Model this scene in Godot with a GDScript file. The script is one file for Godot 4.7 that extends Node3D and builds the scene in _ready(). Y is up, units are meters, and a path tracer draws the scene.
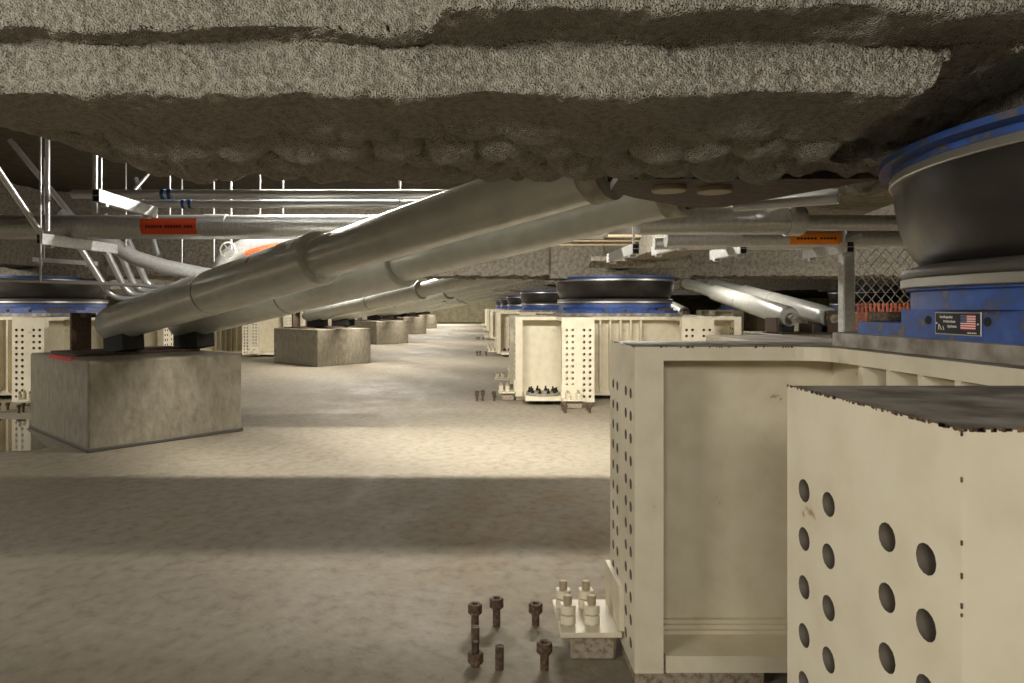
extends Node3D
# A seismic isolation level under a building. x is right, y up, depth runs along -z.
# Heights are given from the eye (EYE above the floor), depths as positive metres from the camera.
const EYE := 1.46
const PITCH := 9.8
const TOP := -0.152      # top of the steel frames
const BOT := -1.395      # underside of the steel frames
var used := {}
var M := {}
var nz := FastNoiseLite.new()

class MB:
	var v := PackedVector3Array()
	var n := PackedVector3Array()
	var c := PackedColorArray()
	func tri(a: Vector3, b: Vector3, d: Vector3, na: Vector3, nb: Vector3, nd: Vector3):
		if (b - a).cross(d - a).dot(na + nb + nd) > 0.0:
			v.append_array([a, d, b]); n.append_array([na, nd, nb])
		else:
			v.append_array([a, b, d]); n.append_array([na, nb, nd])
	func quad(a: Vector3, b: Vector3, d: Vector3, e: Vector3, m: Vector3):
		tri(a, b, d, m, m, m); tri(a, d, e, m, m, m)
	func box(ce: Vector3, size: Vector3, ch := 0.0, bs := Basis()):
		var h := size * 0.5
		var ch2: float = min(ch, min(h.x, min(h.y, h.z)) * 0.9)
		var P := func(s: Vector3, ax: int) -> Vector3:
			var p := h - Vector3.ONE * ch2
			p[ax] = h[ax]
			return ce + bs * (p * s)
		for ax in 3:
			var b := (ax + 1) % 3
			var d := (ax + 2) % 3
			for s in [-1.0, 1.0]:
				var q := []
				for t in [[-1, -1], [1, -1], [1, 1], [-1, 1]]:
					var sg := Vector3.ONE
					sg[ax] = s; sg[b] = t[0]; sg[d] = t[1]
					q.append(P.call(sg, ax))
				var m := Vector3.ZERO
				m[ax] = s
				quad(q[0], q[1], q[2], q[3], bs * m)
		if ch2 <= 0.0:
			return
		for ax in 3:
			var b := (ax + 1) % 3
			var d := (ax + 2) % 3
			for t in [[-1, -1], [1, -1], [1, 1], [-1, 1]]:
				var s0 := Vector3.ONE
				s0[b] = t[0]; s0[d] = t[1]; s0[ax] = -1
				var s1 := s0
				s1[ax] = 1
				var m := s0 + s1
				quad(P.call(s0, b), P.call(s0, d), P.call(s1, d), P.call(s1, b), (bs * m).normalized())
		for i in 8:
			var s := Vector3(1 if i & 1 else -1, 1 if i & 2 else -1, 1 if i & 4 else -1)
			var m := (bs * s).normalized()
			tri(P.call(s, 0), P.call(s, 1), P.call(s, 2), m, m, m)
	func bar(a: Vector3, b: Vector3, w: float, h: float, ch := 0.0):
		var y := (b - a).normalized()
		var up := Vector3.UP if absf(y.y) < 0.95 else Vector3.RIGHT
		var x := up.cross(y).normalized()
		var z := x.cross(y)
		box((a + b) * 0.5, Vector3(w, a.distance_to(b), h), ch, Basis(x, y, z))
	# profile of (radius, distance along the axis)
	func lathe(o: Vector3, axis: Vector3, prof: Array, seg := 24, soft := false, a0 := 0.0, a1 := TAU):
		var y := axis.normalized()
		var up := Vector3.UP if absf(y.y) < 0.95 else Vector3.BACK
		var x := up.cross(y).normalized()
		var z := x.cross(y)
		for i in prof.size() - 1:
			var p: Vector2 = prof[i]
			var q: Vector2 = prof[i + 1]
			var t := (q - p).normalized()
			var tp := t
			var tq := t
			if soft:
				if i > 0: tp = (t + (p - prof[i - 1]).normalized()).normalized()
				if i < prof.size() - 2: tq = (t + (prof[i + 2] - q).normalized()).normalized()
			for k in seg:
				var f0 := lerpf(a0, a1, float(k) / seg)
				var f1 := lerpf(a0, a1, float(k + 1) / seg)
				var d0 := x * cos(f0) + z * sin(f0)
				var d1 := x * cos(f1) + z * sin(f1)
				var A := o + d0 * p.x + y * p.y
				var B := o + d1 * p.x + y * p.y
				var C := o + d1 * q.x + y * q.y
				var D := o + d0 * q.x + y * q.y
				var n0 := d0 * tp.y - y * tp.x
				var n1 := d1 * tp.y - y * tp.x
				var m0 := d0 * tq.y - y * tq.x
				var m1 := d1 * tq.y - y * tq.x
				if p.x > 1e-6: tri(A, B, C, n0, n1, m1)
				if q.x > 1e-6: tri(A, C, D, n0, m1, m0)
	func rod(a: Vector3, b: Vector3, r: float, seg := 12, ch := 0.0):
		var L := a.distance_to(b)
		lathe(a, b - a, [Vector2(0, 0), Vector2(r - ch, 0), Vector2(r, ch), Vector2(r, L - ch), Vector2(r - ch, L), Vector2(0, L)] if ch > 0 else [Vector2(0, 0), Vector2(r, 0), Vector2(r, L), Vector2(0, L)], seg)
	func tube(pts: Array, r: float, seg := 12):
		var ring := []
		var nor := []
		var x := Vector3.ZERO
		for i in pts.size():
			var t: Vector3 = (pts[min(i + 1, pts.size() - 1)] - pts[max(i - 1, 0)]).normalized()
			if i == 0: x = (Vector3.UP if absf(t.y) < 0.9 else Vector3.RIGHT).cross(t).normalized()
			x = (x - t * x.dot(t)).normalized()
			var z := x.cross(t)
			var a := []
			var b := []
			for k in seg:
				var f := TAU * k / seg
				var d := x * cos(f) + z * sin(f)
				a.append(pts[i] + d * r); b.append(d)
			ring.append(a); nor.append(b)
		for i in pts.size() - 1:
			for k in seg:
				var l := (k + 1) % seg
				tri(ring[i][k], ring[i][l], ring[i + 1][l], nor[i][k], nor[i][l], nor[i + 1][l])
				tri(ring[i][k], ring[i + 1][l], ring[i + 1][k], nor[i][k], nor[i + 1][l], nor[i + 1][k])
		for e in [0, pts.size() - 1]:
			var t: Vector3 = (pts[0] - pts[1]).normalized() if e == 0 else (pts[-1] - pts[-2]).normalized()
			for k in seg:
				tri(pts[e], ring[e][k], ring[e][(k + 1) % seg], t, t, t)
	# plan polygon (x, z) from y0 to y1; caps may go to another builder
	func prism(poly: PackedVector2Array, y0: float, y1: float, capto: MB = null):
		var top: MB = capto if capto else self
		var ix := Geometry2D.triangulate_polygon(poly)
		for i in range(0, ix.size(), 3):
			var a := poly[ix[i]]
			var b := poly[ix[i + 1]]
			var d := poly[ix[i + 2]]
			top.tri(Vector3(a.x, y1, a.y), Vector3(b.x, y1, b.y), Vector3(d.x, y1, d.y), Vector3.UP, Vector3.UP, Vector3.UP)
			tri(Vector3(a.x, y0, a.y), Vector3(b.x, y0, b.y), Vector3(d.x, y0, d.y), Vector3.DOWN, Vector3.DOWN, Vector3.DOWN)
		var area := 0.0
		for i in poly.size():
			area += poly[i].cross(poly[(i + 1) % poly.size()])
		for i in poly.size():
			var a := poly[i]
			var b := poly[(i + 1) % poly.size()]
			var e := (b - a).normalized() * signf(area)
			quad(Vector3(a.x, y0, a.y), Vector3(b.x, y0, b.y), Vector3(b.x, y1, b.y), Vector3(a.x, y1, a.y), Vector3(e.y, 0, -e.x))
	func into(m: ArrayMesh, mat: Material):
		if v.is_empty(): return
		var arr := []
		arr.resize(Mesh.ARRAY_MAX)
		arr[Mesh.ARRAY_VERTEX] = v
		arr[Mesh.ARRAY_NORMAL] = n
		if c.size() == v.size(): arr[Mesh.ARRAY_COLOR] = c
		m.add_surface_from_arrays(Mesh.PRIMITIVE_TRIANGLES, arr)
		m.surface_set_material(m.get_surface_count() - 1, mat)
	func mesh(mat: Material) -> ArrayMesh:
		var m := ArrayMesh.new()
		into(m, mat)
		return m

# ---------------------------------------------------------------- naming
func W(x: float, h: float, z: float) -> Vector3: return Vector3(x, EYE + h, -z)
func F(x: float, y: float, z: float) -> Vector3: return Vector3(x, y, -z)
func numbered(s: String) -> String:
	used[s] = used.get(s, -1) + 1
	return s if used[s] == 0 else "%s_%03d" % [s, used[s]]
func tag(o: Node, label: String, category: String, group := "", kind := "") -> Node:
	o.set_meta("label", label); o.set_meta("category", category)
	if group: o.set_meta("group", group)
	if kind: o.set_meta("kind", kind)
	return o
func obj(called: String, mesh: Mesh, parent: Node = null, at := Vector3.ZERO, bs := Basis()) -> MeshInstance3D:
	var o := MeshInstance3D.new()
	o.mesh = mesh
	o.transform = Transform3D(bs, at)
	if parent == null:
		o.name = numbered(called); add_child(o)
	else:
		o.name = called; parent.add_child(o, true)
	return o
func base(called: String, at: Vector3, bs := Basis()) -> Node3D:
	var o := Node3D.new()
	o.name = numbered(called)
	o.transform = Transform3D(bs, at)
	add_child(o)
	return o
func copy(src: Node3D, at: Vector3, label: String) -> Node3D:
	var o: Node3D = src.duplicate()
	o.name = numbered(String(src.name).rstrip("0123456789").rstrip("_"))
	add_child(o)
	o.position = at
	o.set_meta("label", label)
	return o

# ---------------------------------------------------------------- materials
func C8(r: int, g: int, b: int) -> Color: return Color8(r, g, b)
func noise_tex(freq: float, seed_: int, cols: Array, offs: Array, size := 512, type := FastNoiseLite.TYPE_SIMPLEX_SMOOTH, oct := 5) -> NoiseTexture2D:
	var f := FastNoiseLite.new()
	f.seed = seed_; f.frequency = freq; f.noise_type = type
	f.fractal_type = FastNoiseLite.FRACTAL_FBM; f.fractal_octaves = oct
	var t := NoiseTexture2D.new()
	t.width = size; t.height = size; t.seamless = true; t.noise = f
	var g := Gradient.new()
	g.offsets = PackedFloat32Array(offs); g.colors = PackedColorArray(cols)
	t.color_ramp = g
	return t
func normal_tex(freq: float, seed_: int, strength: float, type := FastNoiseLite.TYPE_SIMPLEX_SMOOTH, size := 512) -> NoiseTexture2D:
	var f := FastNoiseLite.new()
	f.seed = seed_; f.frequency = freq; f.noise_type = type
	f.fractal_octaves = 4
	var t := NoiseTexture2D.new()
	t.width = size; t.height = size; t.seamless = true; t.noise = f
	t.as_normal_map = true; t.bump_strength = strength
	return t
func mat(called: String, col: Color, rough: float, metal := 0.0, tex: Texture2D = null, scale := Vector3.ONE, nrm: Texture2D = null, nscale := 1.0, world := true) -> StandardMaterial3D:
	var m := StandardMaterial3D.new()
	m.resource_name = called
	m.albedo_color = col; m.roughness = rough; m.metallic = metal
	if tex or nrm:
		m.uv1_triplanar = true; m.uv1_world_triplanar = world; m.uv1_scale = scale
	if tex: m.albedo_texture = tex
	if nrm:
		m.normal_enabled = true; m.normal_texture = nrm; m.normal_scale = nscale
	M[called] = m
	return m
func make_materials():
	var one := Color.WHITE
	var cream_t := noise_tex(0.012, 3, [C8(150, 122, 90), C8(211, 202, 176), C8(217, 208, 183), C8(221, 213, 189), C8(225, 218, 195)], [0.0, 0.09, 0.35, 0.6, 1.0])
	mat("cream", one, 0.48, 0.0, cream_t, Vector3(0.9, 0.9, 0.9))
	var dust_t := noise_tex(0.01, 8, [C8(112, 104, 92), C8(140, 133, 120), C8(158, 152, 141), C8(174, 169, 159)], [0.15, 0.42, 0.6, 0.85])
	mat("dusty_steel", one, 0.55, 0.15, dust_t, Vector3(1.3, 1.3, 1.3))
	var fp_t := noise_tex(0.03, 12, [C8(140, 133, 118), C8(166, 160, 146), C8(178, 173, 161)], [0.2, 0.5, 0.8])
	mat("fireproofing", one, 0.95, 0.0, fp_t, Vector3(2.2, 2.2, 2.2), normal_tex(0.13, 5, 14.0), 1.3)
	mat("fireproofing_far", C8(205, 203, 200), 0.95, 0.0, fp_t, Vector3(0.8, 0.8, 0.8), normal_tex(0.05, 6, 6.0), 1.0)
	var con_t := noise_tex(0.014, 21, [C8(100, 93, 77), C8(121, 114, 97), C8(129, 122, 105), C8(142, 136, 119)], [0.08, 0.38, 0.62, 0.92], 1024)
	mat("pedestal_concrete", one, 0.62, 0.0, con_t, Vector3(0.8, 0.3, 0.8), normal_tex(0.06, 7, 2.0), 0.6)
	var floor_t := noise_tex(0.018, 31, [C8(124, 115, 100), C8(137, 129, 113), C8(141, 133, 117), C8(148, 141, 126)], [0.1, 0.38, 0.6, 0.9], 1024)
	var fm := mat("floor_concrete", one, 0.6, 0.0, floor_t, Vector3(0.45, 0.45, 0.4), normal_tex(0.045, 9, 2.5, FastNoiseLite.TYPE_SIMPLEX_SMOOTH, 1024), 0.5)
	fm.vertex_color_use_as_albedo = true
	fm.roughness_texture = noise_tex(0.006, 40, [Color(0.84, 0.84, 0.84), Color(1, 1, 1)], [0.25, 0.75], 512)
	fm.roughness = 0.85
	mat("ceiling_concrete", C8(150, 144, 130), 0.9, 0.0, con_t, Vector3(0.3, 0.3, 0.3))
	mat("wall_paint", C8(222, 212, 176), 0.8, 0.0, noise_tex(0.02, 41, [C8(228, 226, 220), one], [0.2, 0.8], 256), Vector3(0.3, 0.3, 0.3))
	var gal_t := noise_tex(0.02, 51, [C8(184, 184, 182), C8(194, 195, 194), C8(202, 203, 202)], [0.25, 0.5, 0.75], 512, FastNoiseLite.TYPE_CELLULAR, 2)
	mat("galvanized", one, 0.34, 0.45, gal_t, Vector3(3, 3, 3))
	mat("conduit", C8(200, 201, 202), 0.34, 0.6)
	var dam_t := noise_tex(0.012, 61, [C8(176, 177, 168), C8(187, 188, 179), C8(193, 194, 186)], [0.2, 0.5, 0.8])
	mat("damper_paint", one, 0.33, 0.0, dam_t, Vector3(1, 1, 1)).clearcoat_enabled = true
	M.damper_paint.clearcoat = 0.6; M.damper_paint.clearcoat_roughness = 0.2
	mat("dark_gap", C8(34, 32, 28), 0.85)
	var rust_t := noise_tex(0.02, 71, [C8(62, 50, 40), C8(88, 71, 55), C8(118, 94, 72)], [0.25, 0.5, 0.8])
	mat("dark_hole_wall", C8(112, 104, 92), 0.6, 0.3)  # colour darkened for the shade inside the end plate holes
	mat("rust", one, 0.8, 0.1, rust_t, Vector3(4, 4, 4))
	mat("rusty_plate", C8(190, 175, 165), 0.7, 0.1, rust_t, Vector3(1.5, 1.5, 1.5))
	var blue_t := noise_tex(0.015, 81, [C8(104, 94, 80), C8(60, 78, 124), C8(54, 84, 152), C8(66, 98, 164)], [0.16, 0.3, 0.5, 0.9])
	mat("blue_paint", one, 0.45, 0.0, blue_t, Vector3(1.4, 1.4, 1.4))
	mat("rubber", C8(50, 47, 45), 0.3, 0.0, noise_tex(0.01, 85, [C8(205, 200, 192), one], [0.35, 0.6], 256), Vector3(0.8, 0.8, 0.8), normal_tex(0.008, 86, 3.0, FastNoiseLite.TYPE_SIMPLEX_SMOOTH, 256), 0.5)
	mat("steel_band", C8(190, 188, 180), 0.38, 0.85)
	mat("dark_ring", C8(82, 78, 72), 0.5, 0.3)
	mat("black_steel", C8(34, 35, 38), 0.45, 0.3)
	mat("orange_label", C8(226, 74, 22), 0.55)
	mat("amber_label", C8(250, 142, 24), 0.5)
	mat("label_ink", C8(70, 18, 8), 0.6)
	mat("red_paint", C8(176, 40, 34), 0.6)
	mat("blue_coupling", C8(48, 84, 150), 0.5, 0.2)
	mat("grout", one, 0.85, 0.0, noise_tex(0.02, 91, [C8(128, 104, 82), C8(148, 136, 117), C8(160, 152, 136)], [0.2, 0.42, 0.75]), Vector3(3, 3, 3))
	mat("orange_net", C8(240, 150, 118), 0.8)
	mat("wire", C8(196, 196, 190), 0.4, 0.5)
	mat("pin", C8(170, 156, 128), 0.6, 0.2)
	mat("wet_concrete", C8(110, 98, 80), 0.06, 0.0, noise_tex(0.01, 95, [C8(190, 185, 175), one], [0.3, 0.7], 256), Vector3(0.6, 0.6, 0.6))
	var tube := StandardMaterial3D.new()
	tube.albedo_color = Color.WHITE; tube.emission_enabled = true
	tube.emission = Color(1.0, 0.975, 0.935); tube.emission_energy_multiplier = 3.0
	M["lamp_tube"] = tube
	mat("lamp_housing", C8(225, 225, 220), 0.5)

# ---------------------------------------------------------------- light
func unseen_strip_lamp(x: float, h: float, z: float, energy: float, length: float, label: String, flood := false, yaw := 0.0, tilt := 0.0):
	# every lamp is out of view: a bare tube under a housing shines down and to both sides; a flood is a wide diffuser that points one way
	var warm := Color(1.0, 0.975, 0.935)
	var turn := Basis(Vector3.UP, yaw)
	var o := base("unseen_strip_lamp" if not flood else "unseen_flood_lamp", W(x, h, z), turn)
	tag(o, label, "lamp", "unseen lamps under the slab")
	var lean := Basis(Vector3.RIGHT, tilt)
	var wide := 0.4 if flood else 0.04
	var b := MB.new()
	b.box(lean * Vector3(0, 0.045, 0), Vector3(length, 0.05, wide + 0.09), 0.01, lean)
	obj("housing", b.mesh(M.lamp_housing), o)
	b = MB.new()
	if flood: b.box(lean * Vector3(0, 0.008, 0), Vector3(length * 0.97, 0.02, wide), 0.004, lean)
	else: b.rod(Vector3(-length * 0.48, 0, 0), Vector3(length * 0.48, 0, 0), 0.016, 12)
	obj("tube" if not flood else "diffuser", b.mesh(M.lamp_tube), o)
	for s in [-0.4, 0.4]:
		b = MB.new()
		b.rod(Vector3(s * length, 0.06, 0), Vector3(s * length, 1.9 - h, 0), 0.005, 6)
		obj("hanger", b.mesh(M.conduit), o)
	for t in ([[tilt, 1.0]] if flood else [[0.0, 1.0], [1.15, 0.75], [-1.15, 0.75]]):
		var l := AreaLight3D.new()
		l.name = "lamp_light"
		l.area_size = Vector2(length * 0.96, wide)
		l.light_energy = energy * t[1]; l.light_color = warm
		l.shadow_enabled = true
		l.area_range = 60.0
		var f := Basis(Vector3.RIGHT, t[0])
		l.transform = Transform3D(f * Basis(Vector3.RIGHT, -PI / 2), f * Vector3(0, -0.022, 0))
		o.add_child(l, true)

func set_view():
	var cam := Camera3D.new()
	cam.name = "camera"
	cam.projection = Camera3D.PROJECTION_FRUSTUM
	cam.near = 0.05; cam.far = 200.0
	cam.size = 0.05
	cam.frustum_offset = Vector2((512.0 - 477.0) / 683.0, -(341.5 - 307.0) / 683.0) * 0.05
	cam.position = Vector3(0, EYE, 0)
	add_child(cam)
	cam.current = true
	var we := WorldEnvironment.new()
	we.name = "environment"
	var e := Environment.new()
	e.background_mode = Environment.BG_COLOR
	e.background_color = Color.BLACK
	e.ambient_light_source = Environment.AMBIENT_SOURCE_DISABLED
	e.tonemap_mode = Environment.TONE_MAPPER_LINEAR
	e.tonemap_exposure = 2.3
	e.sdfgi_enabled = true; e.ssao_enabled = true; e.ssil_enabled = true
	we.environment = e
	add_child(we)
	# unseen strip lamps, placed in the bays to light floor, pipes and girders
	var order := ["first", "second", "third", "fourth", "fifth", "sixth"]
	unseen_strip_lamp(-1.3, 1.45, 6.83, 4.6, 1.8, "unseen strip lamp over the aisle beyond the nearest girder, left one")
	unseen_strip_lamp(1.0, 1.45, 6.83, 4.2, 1.4, "unseen strip lamp over the aisle beyond the nearest girder, right one")  # out of view, placed to light the pipes right of the dampers
	for k in range(1, 6):
		unseen_strip_lamp(-2.4, 1.45, 6.83 + PITCH * k, 10.5 if k < 4 else 15.0, 2.4, "unseen strip lamp over the aisle, %s bay from the camera" % order[k])
	unseen_strip_lamp(-0.8, 0.95, -3.0, 3.6, 1.2, "unseen flood lamp hung low over the aisle behind the camera", true, 0.0, deg_to_rad(68.0))  # out of view, placed to light the girder face and near frame
	unseen_strip_lamp(-4.4, 1.1, -1.6, 5.2, 1.6, "unseen flood lamp hung at the left behind the camera", true, deg_to_rad(-50.0), deg_to_rad(66.0))  # out of view, placed to light the left faces of the near frame
	for k in 3:
		unseen_strip_lamp(7.3 if k == 0 else 5.2, 1.45, 6.83 + PITCH * k, [7.0, 3.2, 7.0][k], 2.4, "unseen strip lamp in the right hand row of bays, %s bay" % order[k])
		unseen_strip_lamp(-10.8 if k == 0 else -12.2, 1.45, 6.83 + PITCH * k, 12.0 if k == 0 else 8.0, 2.4, "unseen strip lamp in the left hand row of bays, %s bay" % order[k])

# ---------------------------------------------------------------- shell
func make_floor():
	var xs := []
	var zs := []
	var x := -22.0
	while x < 24.01:
		xs.append(x)
		x += 0.14 if x > -8.0 and x < 4.5 else 1.0
	var z := -9.0
	while z < 66.5:
		zs.append(z)
		if z < 3.785 and z + 0.14 > 3.785:
			zs.append_array([3.783, 3.7855, 3.7915, 3.794])
			z = 3.86
		else:
			z += 0.14 if z > 1.0 and z < 14.0 else 1.0
	var A := FastNoiseLite.new()
	A.seed = 4; A.frequency = 0.55; A.fractal_octaves = 5
	var B := FastNoiseLite.new()
	B.seed = 9; B.frequency = 1.6; B.fractal_octaves = 5
	var b := MB.new()
	var col := func(px: float, pz: float) -> Color:
		var f := 1.0 + 0.05 * A.get_noise_2d(px, pz * 1.5) + 0.05 * B.get_noise_2d(px * 2.0, pz)
		var c := Color(f, f * 0.985, f * 0.95)
		# brown stains beside the near frame
		var st: float = clampf(1.0 - Vector2((px - 0.35) / 0.95, (pz - 4.5) / 1.5).length(), 0, 1)
		var s2: float = clampf((B.get_noise_2d(px * 1.3 + 40.0, pz * 2.0) + 0.25) * 2.2, 0, 1) * clampf(st * 2.0, 0, 1)
		c = c.lerp(Color(0.92, 0.72, 0.5) * f, s2 * 0.55)
		return Color(c.r, c.g, c.b, 1)
	for i in xs.size() - 1:
		for j in zs.size() - 1:
			var q := []
			var cc := []
			for t in [[0, 0], [1, 0], [1, 1], [0, 1]]:
				var px: float = xs[i + t[0]]
				var pz: float = zs[j + t[1]]
				var y: float = -0.008 if absf(pz - 3.7885) < 0.0035 else 0.0
				q.append(F(px, y, pz)); cc.append(col.call(px, pz))
			# clockwise seen from above
			for k in [0, 2, 1, 0, 3, 2]:
				b.v.append(q[k]); b.n.append(Vector3.UP); b.c.append(cc[k])
	# slab underside gives the floor a thickness
	for k in b.v.size():
		pass
	var under := MB.new()
	under.box(Vector3(1, -0.2, -28.75), Vector3(46, 0.38, 75.5))
	var m := b.mesh(M.floor_concrete)
	under.into(m, M.ceiling_concrete)
	tag(obj("floor", m), "bare troweled concrete floor with brown stains and a joint", "floor", "", "structure")
	var s := MB.new()
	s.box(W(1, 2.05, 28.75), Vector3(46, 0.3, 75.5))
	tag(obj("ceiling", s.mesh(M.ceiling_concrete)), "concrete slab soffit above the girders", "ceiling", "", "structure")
	for d in [["wall_left", F(-22.15, 1.6, 28.75), Vector3(0.3, 4.0, 75.5)], ["wall_right", F(24.15, 1.6, 28.75), Vector3(0.3, 4.0, 75.5)], ["wall_back", F(1, 1.6, 66.15), Vector3(46.6, 4.0, 0.3)], ["wall_front", F(1, 1.6, -9.15), Vector3(46.6, 4.0, 0.3)]]:
		s = MB.new()
		s.box(d[1], d[2])
		tag(obj(d[0], s.mesh(M.wall_paint)), "cream painted perimeter wall closing the isolation level", "wall", "", "structure")

func lump(x: float, z: float) -> float:
	# sprayed-over bolt heads: domes on a staggered grid
	var row := roundf(z / 0.2)
	var px := x / 0.165 + fposmod(row, 2.0) * 0.5
	var col := roundf(px)
	var j := nz.get_noise_2d(col * 31.7, row * 57.3) * 0.7
	var dx := (px - col - j * 0.4) * 0.165
	var dz := z - row * 0.2 - j * 0.03
	var r := sqrt(dx * dx + dz * dz * 0.8) / (0.105 + j * 0.03)
	return pow(maxf(0.0, 1.0 - r * r), 0.6) * (0.068 + j * 0.035)

func grid_mesh(P: Array, nu: int, nv: int, hint: Array, b: MB):
	var N := []
	N.resize(nu * nv)
	for i in nu:
		for j in nv:
			var du: Vector3 = P[mini(i + 1, nu - 1) * nv + j] - P[maxi(i - 1, 0) * nv + j]
			var dv: Vector3 = P[i * nv + mini(j + 1, nv - 1)] - P[i * nv + maxi(j - 1, 0)]
			var m := du.cross(dv).normalized()
			if m.dot(hint[j] if hint.size() == nv else hint[0]) < 0: m = -m
			N[i * nv + j] = m
	for i in nu - 1:
		for j in nv - 1:
			var a := i * nv + j
			var d := a + nv
			b.tri(P[a], P[d], P[d + 1], N[a], N[d], N[d + 1])
			b.tri(P[a], P[d + 1], P[a + 1], N[a], N[d + 1], N[a + 1])

func near_girder():
	var fine := FastNoiseLite.new()
	fine.seed = 77; fine.frequency = 60.0; fine.fractal_octaves = 2
	var mid := FastNoiseLite.new()
	mid.seed = 78; mid.frequency = 9.0; mid.fractal_octaves = 3
	var big := FastNoiseLite.new()
	big.seed = 79; big.frequency = 2.2; big.fractal_octaves = 2
	var xs := []
	var x := -6.3
	while x < 1.36:
		xs.append(x)
		x += 0.0072 if x > -1.95 else 0.25
	# profile: (kind, t); z depends on x
	var prof := []   # [zfunc id, h, frac]
	var seg := [[0, 1.9, 0, 1.0, 6], [0, 1.0, 0, 0.66, 46], [0, 0.655, 1, 0.655, 14], [1, 0.655, 1, 0.525, 20], [1, 0.525, 2, 0.535, 100], [2, 0.535, 2, 0.75, 22], [2, 0.75, 2, 1.9, 7]]
	for s in seg:
		for k in s[4]:
			var t: float = float(k) / s[4]
			prof.append([s[0], s[2], lerpf(s[1], s[3], t), t])
	prof.append([2, 2, 1.9, 1.0])
	var nv := prof.size()
	var P := []
	P.resize(xs.size() * nv)
	for i in xs.size():
		var px: float = xs[i]
		var wob := big.get_noise_1d(px * 3.0) * 0.03
		var zb := lerpf(1.61, 1.5, smoothstep(-0.12, -0.07, px))
		var zf := lerpf(2.02, 2.69, smoothstep(-1.42, -1.14, px)) + wob
		var zz := [zb, 1.69, zf]
		var lift: float = smoothstep(1.1, 1.2, px + big.get_noise_1d(px * 9.0) * 0.03) * 0.125
		var base_p := []
		for e in prof:
			base_p.append(Vector2(lerpf(zz[e[0]], zz[e[1]], e[3]), e[2] + lift * smoothstep(0.66, 0.535, e[2])))
		for it in 3:
			var sm := base_p.duplicate()
			for j in range(1, nv - 1):
				sm[j] = base_p[j] * 0.5 + (base_p[j - 1] + base_p[j + 1]) * 0.25
			base_p = sm
		for j in nv:
			var p: Vector2 = base_p[j]
			var t: Vector2 = (base_p[mini(j + 1, nv - 1)] - base_p[maxi(j - 1, 0)]).normalized()
			var nr := Vector2(-t.y, t.x)   # outward in (z, h)
			if j < 6: nr = Vector2(-1, 0)
			elif nr.dot(p - Vector2(1.9, 1.0)) < 0: nr = -nr
			var under: float = clampf(-nr.y, 0, 1)
			var q := Vector3(px, p.y, p.x)
			var d := fine.get_noise_3dv(q) * lerpf(0.0135, 0.004, under) + mid.get_noise_3dv(q) * lerpf(0.011, 0.012, under) + big.get_noise_3dv(q) * 0.026
			var lw: float = smoothstep(0.62, 0.55, p.y) * smoothstep(1.88, 2.2, p.x) * lerpf(0.3, 1.0, smoothstep(-1.4, -1.1, px))
			d += lw * lump(px, p.x + 0.03) * (0.5 + 0.5 * under)
			P[i * nv + j] = W(px, p.y + nr.y * d, p.x + nr.x * d)
	var b := MB.new()
	var hint := []
	for j in nv:
		var e: Array = prof[j]
		var k: int = e[0] * 10 + e[1]
		hint.append(Vector3(0, 0, 1) if k in [0, 11] else Vector3(0, 0, -1) if k == 22 else Vector3(0, -1, 0))
	grid_mesh(P, xs.size(), nv, hint, b)
	tag(obj("ceiling_girder", b.mesh(M.fireproofing)), "thick lumpy fireproofed girder crossing the top of the picture closest to camera", "girder", "", "structure")

# a box of sprayed fireproofing, open at the top where it meets the slab
func fp_box(b: MB, x0: float, x1: float, z0: float, z1: float, h0: float, h1: float, res: float, amp: float, lumps: float, ends := true):
	var mid := FastNoiseLite.new()
	mid.seed = 78; mid.frequency = minf(9.0, 0.22 / res); mid.fractal_octaves = 3
	var disp := func(p: Vector3) -> Vector3:
		var d := Vector3(mid.get_noise_3dv(p), mid.get_noise_3dv(p + Vector3(31, 7, 3)), mid.get_noise_3dv(p + Vector3(3, 71, 13))) * amp
		if lumps > 0.0: d.y -= lumps * lump(p.x, p.z) * smoothstep(h0 + 0.12, h0, p.y)
		return W(p.x + d.x, p.y + d.y, p.z + d.z)
	var face := func(o: Vector3, u: Vector3, v: Vector3, hint: Vector3):
		var nu := int(ceil(u.length() / res)) + 1
		var nv := int(ceil(v.length() / res)) + 1
		nu = maxi(nu, 2); nv = maxi(nv, 2)
		var P := []
		for i in nu:
			for j in nv:
				P.append(disp.call(o + u * (float(i) / (nu - 1)) + v * (float(j) / (nv - 1))))
		grid_mesh(P, nu, nv, [hint], b)
	var dx := Vector3(x1 - x0, 0, 0)
	var dz := Vector3(0, 0, z1 - z0)
	var dh := Vector3(0, h1 - h0, 0)
	face.call(Vector3(x0, h0, z0), dx, dz, Vector3.DOWN)
	face.call(Vector3(x0, h0, z0), dx, dh, Vector3(0, 0, 1))
	face.call(Vector3(x0, h0, z1), dx, dh, Vector3(0, 0, -1))
	if ends:
		face.call(Vector3(x0, h0, z0), dz, dh, Vector3(-1, 0, 0))
		face.call(Vector3(x1, h0, z0), dz, dh, Vector3(1, 0, 0))

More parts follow.
